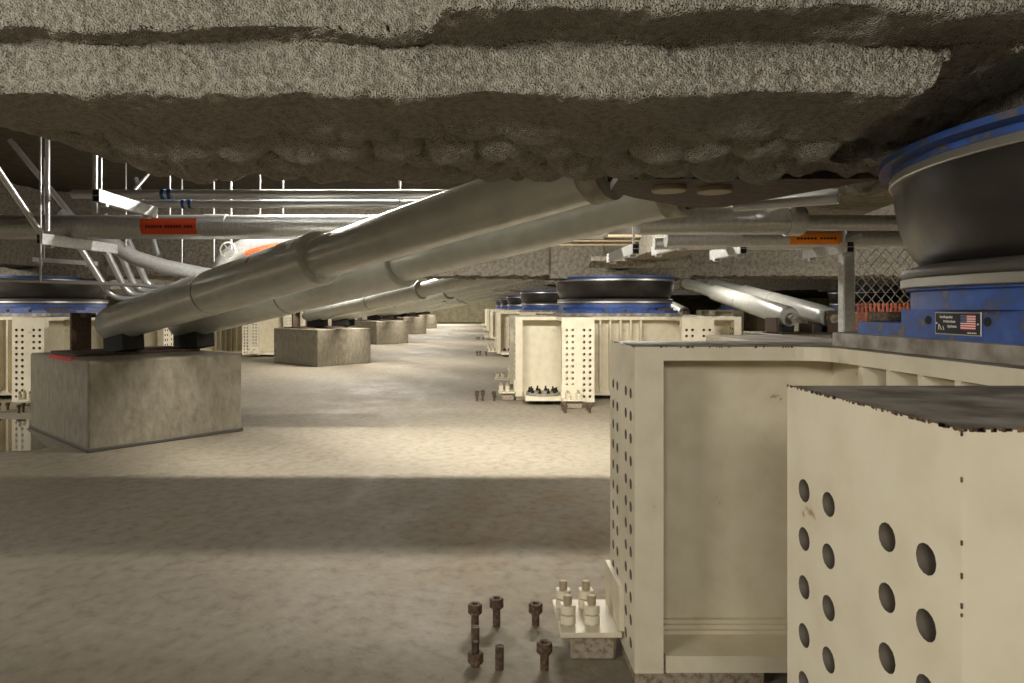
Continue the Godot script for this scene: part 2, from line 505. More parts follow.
func make_girders():
	near_girder()
	var b := MB.new()
	fp_box(b, 1.32, 3.55, 1.5, 2.78, 0.645, 1.9, 0.02, 0.03, 0.2)
	fp_box(b, 1.08, 2.1, 2.6, 3.22, 0.585, 1.9, 0.022, 0.03, 0.6)
	tag(obj("girder_capital", b.mesh(M.fireproofing)), "fireproofed girder joint above the large isolator at the right edge", "girder", "", "structure")
	var names := ["first", "second", "third", "fourth", "fifth"]
	for k in 5:
		var zc := 1.96 + PITCH * (k + 1)
		b = MB.new()
		var res := 0.05 if k == 0 else 0.2
		fp_box(b, -21.9, 23.9, zc - 0.27, zc + 0.35, 0.55, 1.9, res, 0.03, 0.9 if k == 0 else 0.0, false)
		if k == 0:
			# bottom flange ledge on the visible face
			fp_box(b, -21.9, 23.9, zc - 0.36, zc - 0.2, 0.57, 0.7, 0.06, 0.03, 0.8, false)
		tag(obj("ceiling_girder", b.mesh(M.fireproofing_far)), "grey fireproofed cross girder, %s beyond the nearest one" % names[k], "girder", "", "structure")
		for xc in [2.36, -7.45, 12.2]:
			b = MB.new()
			fp_box(b, xc - 1.15, xc + 1.15, zc - 0.55, zc + 0.55, 0.505, 1.9, 0.09 if k == 0 else 0.3, 0.03, 0.5 if k == 0 else 0.0)
			tag(obj("girder_capital", b.mesh(M.fireproofing_far)), "fireproofed girder joint over the %s isolator down the %s row" % [names[k], {2.36: "right", -7.45: "left", 12.2: "far right"}[xc]], "girder", "", "structure")
	for xc in [2.36, -7.45, 12.2]:
		b = MB.new()
		fp_box(b, xc - 0.3, xc + 0.34, 2.7, 62.0, 0.66, 1.9, 0.12, 0.03, 0.0, true)
		tag(obj("ceiling_girder", b.mesh(M.fireproofing_far)), "long fireproofed girder running away above the %s row of frames" % {2.36: "right", -7.45: "left", 12.2: "far right"}[xc], "girder", "", "structure")

# ---------------------------------------------------------------- steel frames
func plate_mesh() -> ArrayMesh:
	# end plate with 4 x 12 bolt holes; u along x, v up, facing -z, outer face at z = 0
	var w := 0.475
	var hgt := TOP - BOT
	var t := 0.11
	var r := 0.021
	var us := [-0.17, -0.083, 0.083, 0.17]
	var ue := [-w / 2, -0.1265, 0.0, 0.1265, w / 2]
	var b := MB.new()
	var dk := MB.new()
	var v0 := hgt - 0.185
	var dv := 0.0885
	var vtop := v0 + dv / 2
	var vbot := v0 - dv * 11.5
	for face in [[0.0, Vector3(0, 0, -1)], [t, Vector3(0, 0, 1)]]:
		var z: float = face[0]
		var nn: Vector3 = face[1]
		b.quad(Vector3(-w / 2, vtop, z), Vector3(w / 2, vtop, z), Vector3(w / 2, hgt, z), Vector3(-w / 2, hgt, z), nn)
		b.quad(Vector3(-w / 2, 0, z), Vector3(w / 2, 0, z), Vector3(w / 2, vbot, z), Vector3(-w / 2, vbot, z), nn)
		for ci in 4:
			for ri in 12:
				var ce := Vector2(us[ci], v0 - dv * ri)
				var lo := Vector2(ue[ci], ce.y - dv / 2)
				var hi := Vector2(ue[ci + 1], ce.y + dv / 2)
				var angs := []
				for k in 14: angs.append(TAU * k / 14.0)
				for cr in [lo, Vector2(hi.x, lo.y), hi, Vector2(lo.x, hi.y)]: angs.append(fposmod((cr - ce).angle(), TAU))
				angs.sort()
				for k in angs.size():
					var a0: float = angs[k]
					var a1: float = angs[(k + 1) % angs.size()]
					var d0 := Vector2.from_angle(a0)
					var d1 := Vector2.from_angle(a1)
					var e0 := ce + d0 * edge(ce, d0, lo, hi)
					var e1 := ce + d1 * edge(ce, d1, lo, hi)
					var c0 := ce + d0 * r
					var c1 := ce + d1 * r
					b.quad(Vector3(c0.x, c0.y, z), Vector3(e0.x, e0.y, z), Vector3(e1.x, e1.y, z), Vector3(c1.x, c1.y, z), nn)
					if z == 0.0:
						dk.tri(Vector3(c0.x, c0.y, 0), Vector3(c1.x, c1.y, 0), Vector3(c1.x, c1.y, t), Vector3(-d0.x, -d0.y, 0), Vector3(-d1.x, -d1.y, 0), Vector3(-d1.x, -d1.y, 0))
						dk.tri(Vector3(c0.x, c0.y, 0), Vector3(c1.x, c1.y, t), Vector3(c0.x, c0.y, t), Vector3(-d0.x, -d0.y, 0), Vector3(-d1.x, -d1.y, 0), Vector3(-d0.x, -d0.y, 0))
	for s in [-1.0, 1.0]:
		b.quad(Vector3(s * w / 2, 0, 0), Vector3(s * w / 2, hgt, 0), Vector3(s * w / 2, hgt, t), Vector3(s * w / 2, 0, t), Vector3(s, 0, 0))
	b.quad(Vector3(-w / 2, 0, 0), Vector3(w / 2, 0, 0), Vector3(w / 2, 0, t), Vector3(-w / 2, 0, t), Vector3.DOWN)
	var top := MB.new()
	top.quad(Vector3(-w / 2, hgt, 0), Vector3(w / 2, hgt, 0), Vector3(w / 2, hgt, t), Vector3(-w / 2, hgt, t), Vector3.UP)
	var m := b.mesh(M.cream)
	top.into(m, M.dusty_steel)
	dk.into(m, M.dark_hole_wall)
	return m
func edge(c: Vector2, d: Vector2, lo: Vector2, hi: Vector2) -> float:
	var t := 1e9
	if d.x > 1e-6: t = minf(t, (hi.x - c.x) / d.x)
	if d.x < -1e-6: t = minf(t, (lo.x - c.x) / d.x)
	if d.y > 1e-6: t = minf(t, (hi.y - c.y) / d.y)
	if d.y < -1e-6: t = minf(t, (lo.y - c.y) / d.y)
	return t
func frame_outline(out: float, bay_in: float, notch: bool) -> PackedVector2Array:
	var p := PackedVector2Array()
	for k in 4:
		var rot := Transform2D(k * PI / 2, Vector2.ZERO)
		var q := []
		# one side, facing -y, from left to right, with a bay in the middle
		if notch:
			for a in 5:   # small fillet of the corner notch
				var f := PI * 0.5 * a / 4.0
				q.append(Vector2(-1.115 - 0.05 + 0.05 * sin(f), -1.115 - 0.05 + 0.05 * cos(f)))
			q.append(Vector2(-1.115, -out))
		else:
			q.append(Vector2(-out, -out))
		q.append(Vector2(-0.64, -out))
		for a in 7:
			var f := PI * 0.5 * a / 6.0
			q.append(Vector2(-0.64 + 0.12 - 0.12 * cos(f), -bay_in - 0.12 + 0.12 * sin(f)))
		for a in 7:
			var f := PI * 0.5 * (1.0 - a / 6.0)
			q.append(Vector2(0.64 - 0.12 + 0.12 * cos(f), -bay_in - 0.12 + 0.12 * sin(f)))
		q.append(Vector2(0.64, -out))
		if notch: q.append(Vector2(1.115, -out))
		for e in q: p.append(rot * e)
	return p
var FM := {}
func frame_meshes():
	FM.plate = plate_mesh()
	var b := MB.new()
	var g := MB.new()
	b.prism(frame_outline(1.655, 1.03, true), EYE + TOP - 0.052, EYE + TOP, g)
	FM.top = b.mesh(M.cream)
	g.into(FM.top, M.dusty_steel)
	b = MB.new()
	b.prism(frame_outline(1.64, 0.98, false), EYE + BOT + 0.002, EYE + BOT + 0.066)
	FM.base = b.mesh(M.cream)
	var hh := (TOP - 0.052) - (BOT + 0.066)
	b = MB.new()
	b.box(Vector3(0, EYE + BOT + 0.066 + hh / 2, 0), Vector3(3.3, hh, 0.028))
	# backing bars along the foot of the web
	for s in [-1.0, 1.0]:
		for st in [[0.045, 0.02], [0.03, 0.035], [0.015, 0.05]]:
			b.box(Vector3(0, EYE + BOT + 0.066 + st[0] * 0.5, s * (0.014 + st[1] * 0.5)), Vector3(3.3, st[0], st[1]))
	FM.web = b.mesh(M.cream)
	b = MB.new()
	b.box(Vector3(0, EYE + BOT + 0.066 + hh / 2, -0.955), Vector3(0.025, hh, 0.135))
	FM.stiff = b.mesh(M.cream)
	# anchor bracket on the outer half of an end plate (side faces -z; +x is the outer side)
	b = MB.new()
	b.box(Vector3(0, 0.135 - 0.01, -0.135), Vector3(0.32, 0.022, 0.25), 0.003)
	FM.shelf = b.mesh(M.cream)
	b = MB.new()
	b.prism(PackedVector2Array([Vector2(-0.15, 0), Vector2(0.15, 0), Vector2(0.15, 0.02), Vector2(-0.15, 0.02)]), 0.137, 0.318)
	for i in b.v.size(): b.v[i].z -= 0.021
	FM.backing = b.mesh(M.cream)
	b = MB.new()
	b.prism(PackedVector2Array([Vector2(-0.01, 0), Vector2(0.01, 0), Vector2(0.01, 0.19), Vector2(-0.01, 0.19)]), 0.0, 0.02)
	b = MB.new()
	for y in [0.0, 0.042]:
		b.lathe(Vector3(0, y, 0), Vector3.UP, [Vector2(0, 0.002), Vector2(0.033, 0.002), Vector2(0.036, 0.006), Vector2(0.036, 0.036), Vector2(0.033, 0.04), Vector2(0, 0.04)], 6)
	FM.nut = b.mesh(M.cream)
	b = MB.new()
	b.rod(Vector3(0, 0.08, 0), Vector3(0, 0.118, 0), 0.018, 12, 0.004)
	FM.rod_top = b.mesh(M.pin)
	b = MB.new()
	b.box(Vector3(0, 0.057, -0.12), Vector3(0.24, 0.113, 0.19), 0.012)
	FM.pad = b.mesh(M.grout)
	b = MB.new()
	b.box(Vector3(0, 0.033, 0), Vector3(0.42, 0.066, 0.5), 0.008)
	FM.grout_bed = b.mesh(M.grout)
	# bolted disc and jack in the corner notch
	b = MB.new()
	b.lathe(Vector3.ZERO, Vector3.UP, [Vector2(0, 0), Vector2(0.25, 0), Vector2(0.26, 0.01), Vector2(0.26, 0.03), Vector2(0.25, 0.036), Vector2(0, 0.036)], 32)
	FM.disc = b.mesh(M.dusty_steel)
	b = MB.new()
	b.lathe(Vector3.ZERO, Vector3.UP, [Vector2(0, 0), Vector2(0.026, 0), Vector2(0.026, 0.034), Vector2(0.014, 0.036), Vector2(0.014, 0.07), Vector2(0.01, 0.075), Vector2(0, 0.075)], 6)
	FM.stud = b.mesh(M.black_steel)
	b = MB.new()
	b.lathe(Vector3.ZERO, Vector3.UP, [Vector2(0, 0), Vector2(0.15, 0), Vector2(0.15, 0.012), Vector2(0.115, 0.015), Vector2(0.115, 0.066), Vector2(0, 0.066)], 24)
	FM.jack = b.mesh(M.black_steel)

func pad_word(k: int, s: float) -> String:
	return ["front right" if s < 0 else "front left", "left", "rear", "right"][k]
func make_frame(x: float, z: float, label: String, bracket_sides: Array, pads: Array, discs: bool, where: String):
	var o := base("support_frame", F(x, 0, z))
	tag(o, label, "steel frame", "cream steel frames under the isolators")
	obj("top_plate", FM.top, o)
	obj("base_plate", FM.base, o)
	for k in 4:
		# side 0 faces the camera (+z), 1 faces left, 2 away, 3 right
		var bs := Basis(Vector3.UP, PI - k * PI / 2)
		for s in [-1.0, 1.0]:
			obj("end_plate", FM.plate, o, bs * Vector3(s * 0.877, 0, -1.76) + Vector3(0, EYE + BOT, 0), bs)
			if k in bracket_sides:
				var br := Node3D.new()
				br.name = "bracket"
				o.add_child(br, true)
				br.transform = Transform3D(bs, bs * Vector3(s * 0.975, 0, -1.76))
				obj("shelf", FM.shelf, br)
				obj("backing_plate", FM.backing, br)
				for i in [[-0.075, -0.12], [0.075, -0.12], [-0.075, -0.22], [0.075, -0.22]]:
					obj("nut", FM.nut, br, Vector3(i[0], 0.136, i[1]))
					obj("rod_end", FM.rod_top, br, Vector3(i[0], 0.136, i[1]))
				if [k, s] in pads:
					tag(obj("grout_pad", FM.pad, null, o.position + bs * Vector3(s * 0.975, 0, -1.76), bs), "rusty grout pad under the %s bracket of %s" % [pad_word(k, s), where], "pad")
			if [k, s] in pads:
				tag(obj("grout_bed", FM.grout_bed, null, o.position + bs * Vector3(s * 0.877, 0, -1.5), bs), "low grout bed beneath the %s foot of %s" % [pad_word(k, s), where], "grout")
		if k < 2:
			for s in [-0.877, 0.877]:
				obj("web", FM.web, o, bs * Vector3(0, 0, s), bs)
		for s in [-0.42, -0.26, -0.1, 0.06, 0.22]:
			obj("stiffener", FM.stiff, o, bs * Vector3(-s, 0, 0), bs)
	if discs:
		var at := o.position + Vector3(-1.36, 0, 1.38)
		var d := base("bolted_disc", at + Vector3(0, EYE + BOT + 0.067, 0))
		tag(d, "round disc with black bolts on the corner of " + where, "disc")
		obj("disc", FM.disc, d)
		for i in 10:
			obj("bolt", FM.stud, d, Vector3(cos(TAU * i / 10) * 0.205, 0.036, sin(TAU * i / 10) * 0.205))
		tag(obj("jack", FM.jack, null, at), "squat black jack under the corner shelf of " + where, "jack")
	return o

# flaked paint along the edges of the two near end plates, bare dark steel showing
func chips(o: Node):
	var rng := RandomNumberGenerator.new()
	rng.seed = 14
	var b := MB.new()
	for i in 70:
		var t := rng.randf()
		var w := rng.randf_range(0.002, 0.009)
		var hh := rng.randf_range(0.0015, 0.0035)
		b.box(Vector3(-1.76, EYE + TOP, 0.64 + t * 0.475), Vector3(0.0016, hh * 2, w), 0.0004)
		if i % 3 == 0: b.box(Vector3(-1.76, EYE + TOP, -1.115 + t * 0.475), Vector3(0.0016, hh * 2, w), 0.0004)
		if i % 2 == 0: b.box(Vector3(-1.76 + t * 0.11, EYE + TOP, 1.1145), Vector3(w, hh * 2, 0.0016), 0.0004)
		if i % 5 == 0: b.box(Vector3(-1.76, EYE + TOP - t * t * 0.6, 1.1145), Vector3(0.0025, w * 1.6, 0.0025), 0.0006)
		if i % 4 == 0: b.box(Vector3(-1.66 + t * 0.5, EYE + TOP, -0.64), Vector3(w * 1.5, hh * 3, 0.0016), 0.0004)
	var p := obj("paint_chips", b.mesh(M.rust), o)
	p.set_meta("kind", "stuff"); p.set_meta("label", "dark chips in the paint along the edges")

# ---------------------------------------------------------------- isolators
var iso_mesh := {}
func chamfered(h: float, c: float) -> PackedVector2Array:
	return PackedVector2Array([Vector2(-h, -h + c), Vector2(-h + c, -h), Vector2(h - c, -h), Vector2(h, -h + c), Vector2(h, h - c), Vector2(h - c, h), Vector2(-h + c, h), Vector2(-h, h - c)])
func isolator_meshes():
	var b := MB.new()
	b.prism(chamfered(0.97, 0.26), -0.15, -0.1)
	iso_mesh.seat = b.mesh(M.dusty_steel)
	b = MB.new()
	b.prism(chamfered(0.92, 0.3), -0.1, -0.055)
	b.prism(chamfered(0.919, 0.56), -0.055, -0.008)
	iso_mesh.base = b.mesh(M.blue_paint)
	b = MB.new()
	b.lathe(Vector3.ZERO, Vector3.UP, [Vector2(0.861, -0.008), Vector2(0.943, -0.008), Vector2(0.943, 0.05), Vector2(0.957, 0.055), Vector2(0.957, 0.062), Vector2(0.574, 0.062)], 72)
	iso_mesh.drum = b.mesh(M.blue_paint)
	b = MB.new()
	b.lathe(Vector3.ZERO, Vector3.UP, [Vector2(0.861, 0.063), Vector2(0.971, 0.063), Vector2(0.974, 0.066), Vector2(0.974, 0.092), Vector2(0.968, 0.095), Vector2(0.861, 0.095)], 72)
	iso_mesh.low_band = b.mesh(M.steel_band)
	b = MB.new()
	b.lathe(Vector3.ZERO, Vector3.UP, [Vector2(0.861, 0.095), Vector2(0.967, 0.096), Vector2(0.972, 0.105), Vector2(0.967, 0.128), Vector2(0.928, 0.138), Vector2(0.861, 0.14)], 72, true)
	iso_mesh.low_ring = b.mesh(M.dark_ring)
	b = MB.new()
	b.lathe(Vector3.ZERO, Vector3.UP, [Vector2(0.890, 0.135), Vector2(0.914, 0.145), Vector2(0.933, 0.17), Vector2(0.954, 0.21), Vector2(0.974, 0.26), Vector2(0.988, 0.32), Vector2(0.995, 0.38), Vector2(0.998, 0.43)], 72, true)
	iso_mesh.rubber = b.mesh(M.rubber)
	b = MB.new()
	b.lathe(Vector3.ZERO, Vector3.UP, [Vector2(0.909, 0.42), Vector2(1.007, 0.42), Vector2(1.010, 0.424), Vector2(1.010, 0.446), Vector2(1.005, 0.45), Vector2(0.909, 0.45)], 72)
	iso_mesh.top_band = b.mesh(M.steel_band)
	b = MB.new()
	b.lathe(Vector3.ZERO, Vector3.UP, [Vector2(0.861, 0.451), Vector2(0.995, 0.451), Vector2(0.995, 0.475), Vector2(1.043, 0.478), Vector2(1.043, 0.498), Vector2(0.861, 0.498)], 72)
	iso_mesh.top = b.mesh(M.blue_paint)
	b = MB.new()
	b.lathe(Vector3.ZERO, Vector3.UP, [Vector2(0.8, 0.499), Vector2(0.8, 0.635)], 48)
	iso_mesh.stub = b.mesh(M.fireproofing)
	b = MB.new()
	b.lathe(Vector3.ZERO, Vector3.UP, [Vector2(0.022, 0), Vector2(0.022, 0.012), Vector2(0.012, 0.013), Vector2(0.012, 0.02), Vector2(0, 0.02)], 6)
	iso_mesh.bolt = b.mesh(M.rust)
	b = MB.new()
	b.lathe(Vector3.ZERO, Vector3.UP, [Vector2(0.0135, -0.001), Vector2(0.013, 0.0015), Vector2(0, 0.0015)], 16)
	iso_mesh.hole = b.mesh(M.dark_gap)  # flat dark disc painted in place of the shade inside a hole
	b = MB.new()
	b.box(Vector3.ZERO, Vector3(0.24, 0.036, 0.14), 0.004)
	iso_mesh.stop = b.mesh(M.rust)
	# b.mesh(M.dark_gap)
func make_isolator(x: float, z: float, label: String, plate: bool):
	var o := base("seismic_isolator", W(x, 0, z))
	tag(o, label, "isolator", "isolators on the steel frames")
	obj("seat_plate", iso_mesh.seat, o)
	obj("base_flange", iso_mesh.base, o)
	obj("drum", iso_mesh.drum, o)
	for e in [Vector3(-0.66, -0.037, -0.74), Vector3(0.66, -0.037, 0.74)]:
		obj("stop_block", iso_mesh.stop, o, e)
	obj("lower_band", iso_mesh.low_band, o)
	obj("lower_ring", iso_mesh.low_ring, o)
	obj("rubber_skirt", iso_mesh.rubber, o)
	obj("upper_band", iso_mesh.top_band, o)
	obj("upper_flange", iso_mesh.top, o)
	if plate: obj("upper_stub", iso_mesh.stub, o)
	if not plate:
		for i in [-0.35, 0.0, 0.35]:
			obj("bolt", iso_mesh.bolt, o, Vector3(i, -0.055, 0.92), Basis(Vector3.RIGHT, PI / 2))
		return
	# the name plate faces left; its u axis runs towards the camera (+z)
	var yaw := Basis(Vector3.UP, -PI / 2)   # local x -> +z, local z -> -x
	var np := Node3D.new()
	np.name = "name_plate"
	o.add_child(np)
	np.transform = Transform3D(yaw, Vector3(-0.921, -0.05, -0.085))
	np.set_meta("label", "black name plate with white lettering and a flag")
	var b := MB.new()
	b.box(Vector3(0, 0, 0.001), Vector3(0.196, 0.07, 0.002), 0.0008)
	obj("rim", b.mesh(M.steel_band), np)
	b = MB.new()
	b.box(Vector3(0, 0, 0.0022), Vector3(0.188, 0.062, 0.001))
	obj("face", b.mesh(M.black_steel), np)
	var white := mat("plate_white", C8(225, 222, 212), 0.6)
	for t in [["Earthquake", -0.046, 0.0195, 0.009], ["Protection", -0.032, 0.006, 0.009], ["Systems", -0.02, -0.0085, 0.009], ["MADE IN USA", 0.063, -0.026, 0.005]]:
		var tm := TextMesh.new()
		var f := SystemFont.new()
		f.font_names = PackedStringArray(["Droid Sans"])
		f.font_weight = 700
		tm.font = f; tm.text = t[0]; tm.font_size = 32; tm.pixel_size = t[3] / 28.0; tm.depth = 0.0006
		tm.material = white
		obj("lettering", tm, np, Vector3(t[1], t[2], 0.003))
	var img := Image.create(76, 52, false, Image.FORMAT_RGB8)
	for i in 13:
		img.fill_rect(Rect2i(0, i * 4, 76, 4), C8(200, 52, 52) if i % 2 == 0 else C8(235, 230, 222))
	img.fill_rect(Rect2i(0, 0, 32, 28), C8(46, 50, 92))
	for r in 5:
		for q in 6:
			img.fill_rect(Rect2i(2 + q * 5, 2 + r * 5, 2, 2), C8(225, 225, 225))
	var fmat := StandardMaterial3D.new()
	fmat.albedo_texture = ImageTexture.create_from_image(img)
	fmat.roughness = 0.6
	var qm := QuadMesh.new()
	qm.size = Vector2(0.062, 0.044)
	qm.material = fmat
	obj("flag", qm, np, Vector3(0.047, 0.005, 0.003))
	b = MB.new()
	b.bar(Vector3(-0.078, -0.02, 0.003), Vector3(-0.078, -0.002, 0.003), 0.003, 0.0006)
	b.bar(Vector3(-0.078, -0.002, 0.003), Vector3(-0.066, -0.019, 0.003), 0.003, 0.0006)
	b.bar(Vector3(-0.07, -0.019, 0.003), Vector3(-0.058, -0.019, 0.003), 0.003, 0.0006)
	b.bar(Vector3(-0.06, -0.008, 0.003), Vector3(-0.055, -0.02, 0.003), 0.003, 0.0006)
	obj("emblem", b.mesh(white), np)
	for s in [-0.089, 0.087]:
		b = MB.new()
		b.rod(Vector3(s, 0, 0.002), Vector3(s, 0, 0.004), 0.003, 10)
		obj("rivet", b.mesh(white), np)
	for s in [-0.135, 0.118]:
		obj("dark_hole_disc", iso_mesh.hole, o, Vector3(-0.92, -0.042, -0.085 + s), Basis(Vector3.BACK, PI / 2))

# ---------------------------------------------------------------- dampers
const DX := 0.734
const DZ := 0.68
const SLOPE := 0.135
func damper_mesh_set(mirror: bool) -> Dictionary:
	# local frame: origin on the pedestal top axis point, axis along +a
	var ax := (Vector3(DX, SLOPE, DZ) if not mirror else Vector3(0, SLOPE, -1)).normalized()
	var R := {"axis": ax}
	var b := MB.new()
	b.lathe(Vector3.ZERO, ax, [Vector2(0, -0.65), Vector2(0.17, -0.65), Vector2(0.19, -0.635), Vector2(0.205, -0.6), Vector2(0.215, -0.54), Vector2(0.215, 1.975), Vector2(0.2, 1.975)], 48)
	R.sleeve = b.mesh(M.damper_paint)
	b = MB.new()
	b.lathe(Vector3.ZERO, ax, [Vector2(0.2, 1.97), Vector2(0.205, 1.972), Vector2(0.205, 2.005), Vector2(0.2, 2.01)], 48)
	R.gap = b.mesh(M.dark_gap)
	b = MB.new()
	b.lathe(Vector3.ZERO, ax, [Vector2(0.2, 2.0), Vector2(0.213, 2.0), Vector2(0.213, 3.79), Vector2(0.205, 3.8), Vector2(0.163, 3.805)], 48)
	R.middle = b.mesh(M.damper_paint)
	b = MB.new()
	b.lathe(Vector3.ZERO, ax, [Vector2(0.163, 3.8), Vector2(0.163, 6.4), Vector2(0.15, 6.42), Vector2(0, 6.42)], 48)
	R.tube = b.mesh(M.damper_paint)
	b = MB.new()
	b.lathe(Vector3.ZERO, ax, [Vector2(0.163, 6.3), Vector2(0.176, 6.3), Vector2(0.18, 6.31), Vector2(0.18, 6.42), Vector2(0.1, 6.43)], 48)
	R.ring = b.mesh(M.dusty_steel)
	b = MB.new()
	b.lathe(Vector3.ZERO, ax, [Vector2(0, -0.86), Vector2(0.085, -0.86), Vector2(0.095, -0.85), Vector2(0.095, -0.62), Vector2(0.06, -0.62)], 24)
	R.knob = b.mesh(M.dusty_steel)
	b = MB.new()
	var side := ax.cross(Vector3.UP).normalized()
	b.box(Vector3(0, -0.27, 0) + ax * -0.26, Vector3(0.62, 0.2, 0.24), 0.01, Basis(ax, Vector3.UP, side).orthonormalized())
	R.foot = b.mesh(M.dark_gap)  # black foot, its near-black colour also carries the shade under the damper
	b = MB.new()
	b.box(ax * 6.75 + Vector3(0, 0, 0), Vector3(0.7, 0.28, 0.06), 0.01, Basis(ax, side.cross(ax).normalized(), side))
	R.clevis = b.mesh(M.rusty_plate)
	return R
func make_damper(R: Dictionary, at: Vector3, label: String, marks := false):
	var o := base("damper", at)
	tag(o, label, "damper", "damper tubes between pedestals and girders")
	obj("lower_sleeve", R.sleeve, o)
	obj("seam", R.gap, o)
	obj("middle_sleeve", R.middle, o)
	obj("tube", R.tube, o)
	obj("end_ring", R.ring, o)
	obj("end_knob", R.knob, o)
	obj("foot_block", R.foot, o)
	obj("clevis", R.clevis, o)
	if marks:
		var ax: Vector3 = R.axis
		var b := MB.new()
		b.lathe(Vector3.ZERO, ax, [Vector2(0.2145, 2.98), Vector2(0.2145, 3.02)], 3, false, 3.6, 3.85)
		obj("red_mark", b.mesh(M.red_paint), o)
		b = MB.new()
		b.lathe(Vector3.ZERO, ax, [Vector2(0.2145, 3.62), Vector2(0.2145, 3.68)], 3, false, 3.55, 3.95)
		obj("tape", b.mesh(M.lamp_housing), o)

func pedestal_basis(mirror: bool) -> Basis:
	var ax := Vector3(DX, 0, DZ) if not mirror else Vector3(0, 0, -1)
	ax = ax.normalized()
	return Basis(ax, Vector3.UP, ax.cross(Vector3.UP))
func make_pedestal(c: Vector3, mirror: bool, which: String, near: bool):
	# c: centre at floor level
	var bs := pedestal_basis(mirror)
	var o := base("concrete_pedestal", c, bs)
	tag(o, "bare concrete block carrying " + which, "pedestal", "concrete blocks under the dampers")
	var b := MB.new()
	b.box(Vector3(0, 0.455, 0), Vector3(2.0, 0.91, 1.65), 0.018)
	obj("block", b.mesh(M.pedestal_concrete), o)
	if near:
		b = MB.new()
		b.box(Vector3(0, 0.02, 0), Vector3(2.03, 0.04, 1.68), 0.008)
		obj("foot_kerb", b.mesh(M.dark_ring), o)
		b = MB.new()
		b.box(Vector3(0.12, 0.905, 0.812), Vector3(0.75, 0.04, 0.03), 0.002)
		b.box(Vector3(0.12, 0.911, 0.78), Vector3(0.75, 0.004, 0.09), 0.001)
		obj("paint_mark", b.mesh(M.red_paint), o).set_meta("label", "red paint stripe along the top edge")
	var k := base("damper_anchorage", c + Vector3(0, 0.91, 0), bs)
	tag(k, "rusty steel anchor plates holding " + which, "bracket", "rusty anchorages on the blocks")
	b = MB.new()
	b.box(Vector3(-0.3, 0.016, -0.02), Vector3(0.9, 0.03, 1.4), 0.005)
	obj("sole_plate", b.mesh(M.rusty_plate), k)
	for s in [-0.72, 0.0]:
		b = MB.new()
		b.box(Vector3(-0.3, 0.18 if s != 0.0 else 0.12, s), Vector3(0.55, 0.3 if s != 0.0 else 0.18, 0.05), 0.006)
		obj("cheek_plate", b.mesh(M.rust), k)
	b = MB.new()
	b.box(Vector3(-0.6, 0.25, 0.4), Vector3(0.06, 0.46, 0.22), 0.006)
	b.box(Vector3(-0.48, 0.45, 0.36), Vector3(0.22, 0.05, 0.12), 0.006)
	obj("stop_plate", b.mesh(M.rust), k)

# ---------------------------------------------------------------- bolts
func bolt_meshes() -> Dictionary:
	var R := {}
	var b := MB.new()
	b.rod(Vector3(0, 0, 0), Vector3(0, 0.07, 0), 0.0175, 14)
	R.shank = b.mesh(M.rust)
	b = MB.new()
	b.lathe(Vector3.ZERO, Vector3.UP, [Vector2(0.015, 0), Vector2(0.029, 0.0), Vector2(0.032, 0.004), Vector2(0.032, 0.04), Vector2(0.029, 0.044), Vector2(0.016, 0.044), Vector2(0.015, 0.03), Vector2(0, 0.03)], 6)
	R.head = b.mesh(M.rust)
	b = MB.new()
	b.rod(Vector3(0, 0, 0), Vector3(0, 0.045, 0), 0.015, 14, 0.003)
	R.tip = b.mesh(M.rusty_plate)
	return R
func make_bolt(R: Dictionary, x: float, z: float, tall: float, kind: String, label: String, group := ""):
	var o := base("anchor_bolt", F(x, 0, z))
	tag(o, label, "bolt", group if group else "rusty anchor bolts standing in the floor")
	var s := obj("shank", R.shank, o)
	var hh := tall - 0.044 if kind == "head" else tall
	if kind == "low nut":
		hh = tall - 0.045
	s.scale = Vector3(1, hh / 0.07, 1)
	if kind == "head": obj("head", R.head, o, Vector3(0, hh - 0.002, 0))
	if kind == "low nut":
		obj("nut", R.head, o, Vector3(0, 0.012, 0)); obj("tip", R.tip, o, Vector3(0, hh, 0))

# ---------------------------------------------------------------- piping
func pipe(called: String, label: String, pts: Array, r: float, m: Material, extras := [], group := "") -> Node3D:
	# extras: [part name, material, from, to, radius, a0, a1] rings or labels on the first straight run
	var o := base(called, Vector3.ZERO)
	tag(o, label, "pipe" if called != "conduit" else "conduit", group)
	var b := MB.new()
	b.tube(pts, r, 20 if r > 0.06 else 12)
	obj("run", b.mesh(m), o)
	var d: Vector3 = (pts[1] - pts[0]).normalized()
	for e in extras:
		if e[0] == "pipe_label":
			# one line of small print along the label
			b = MB.new()
			var q: float = e[2] + 0.05
			var n := 0
			while q < e[3] - 0.05:
				b.lathe(pts[0], d, [Vector2(e[4] + 0.0008, q), Vector2(e[4] + 0.0008, q + 0.02)], 3, false, (e[5] + e[6]) * 0.5 - 0.12, (e[5] + e[6]) * 0.5 + 0.12)
				q += 0.026 if n % 6 != 5 else 0.045
				n += 1
			var pr := obj("print", b.mesh(M.label_ink), o)
			pr.set_meta("kind", "stuff")
		b = MB.new()
		b.lathe(pts[0], d, [Vector2(r, e[2]), Vector2(e[4], e[2]), Vector2(e[4], e[3]), Vector2(r, e[3])], 20, false, e[5], e[6])
		obj(e[0], b.mesh(e[1]), o)
	return o
func bend(a: Vector3, k: Vector3, c: Vector3, n := 8) -> Array:
	var q := []
	for i in n + 1:
		var t := float(i) / n
		q.append(a.lerp(k, t).lerp(k.lerp(c, t), t))
	return q
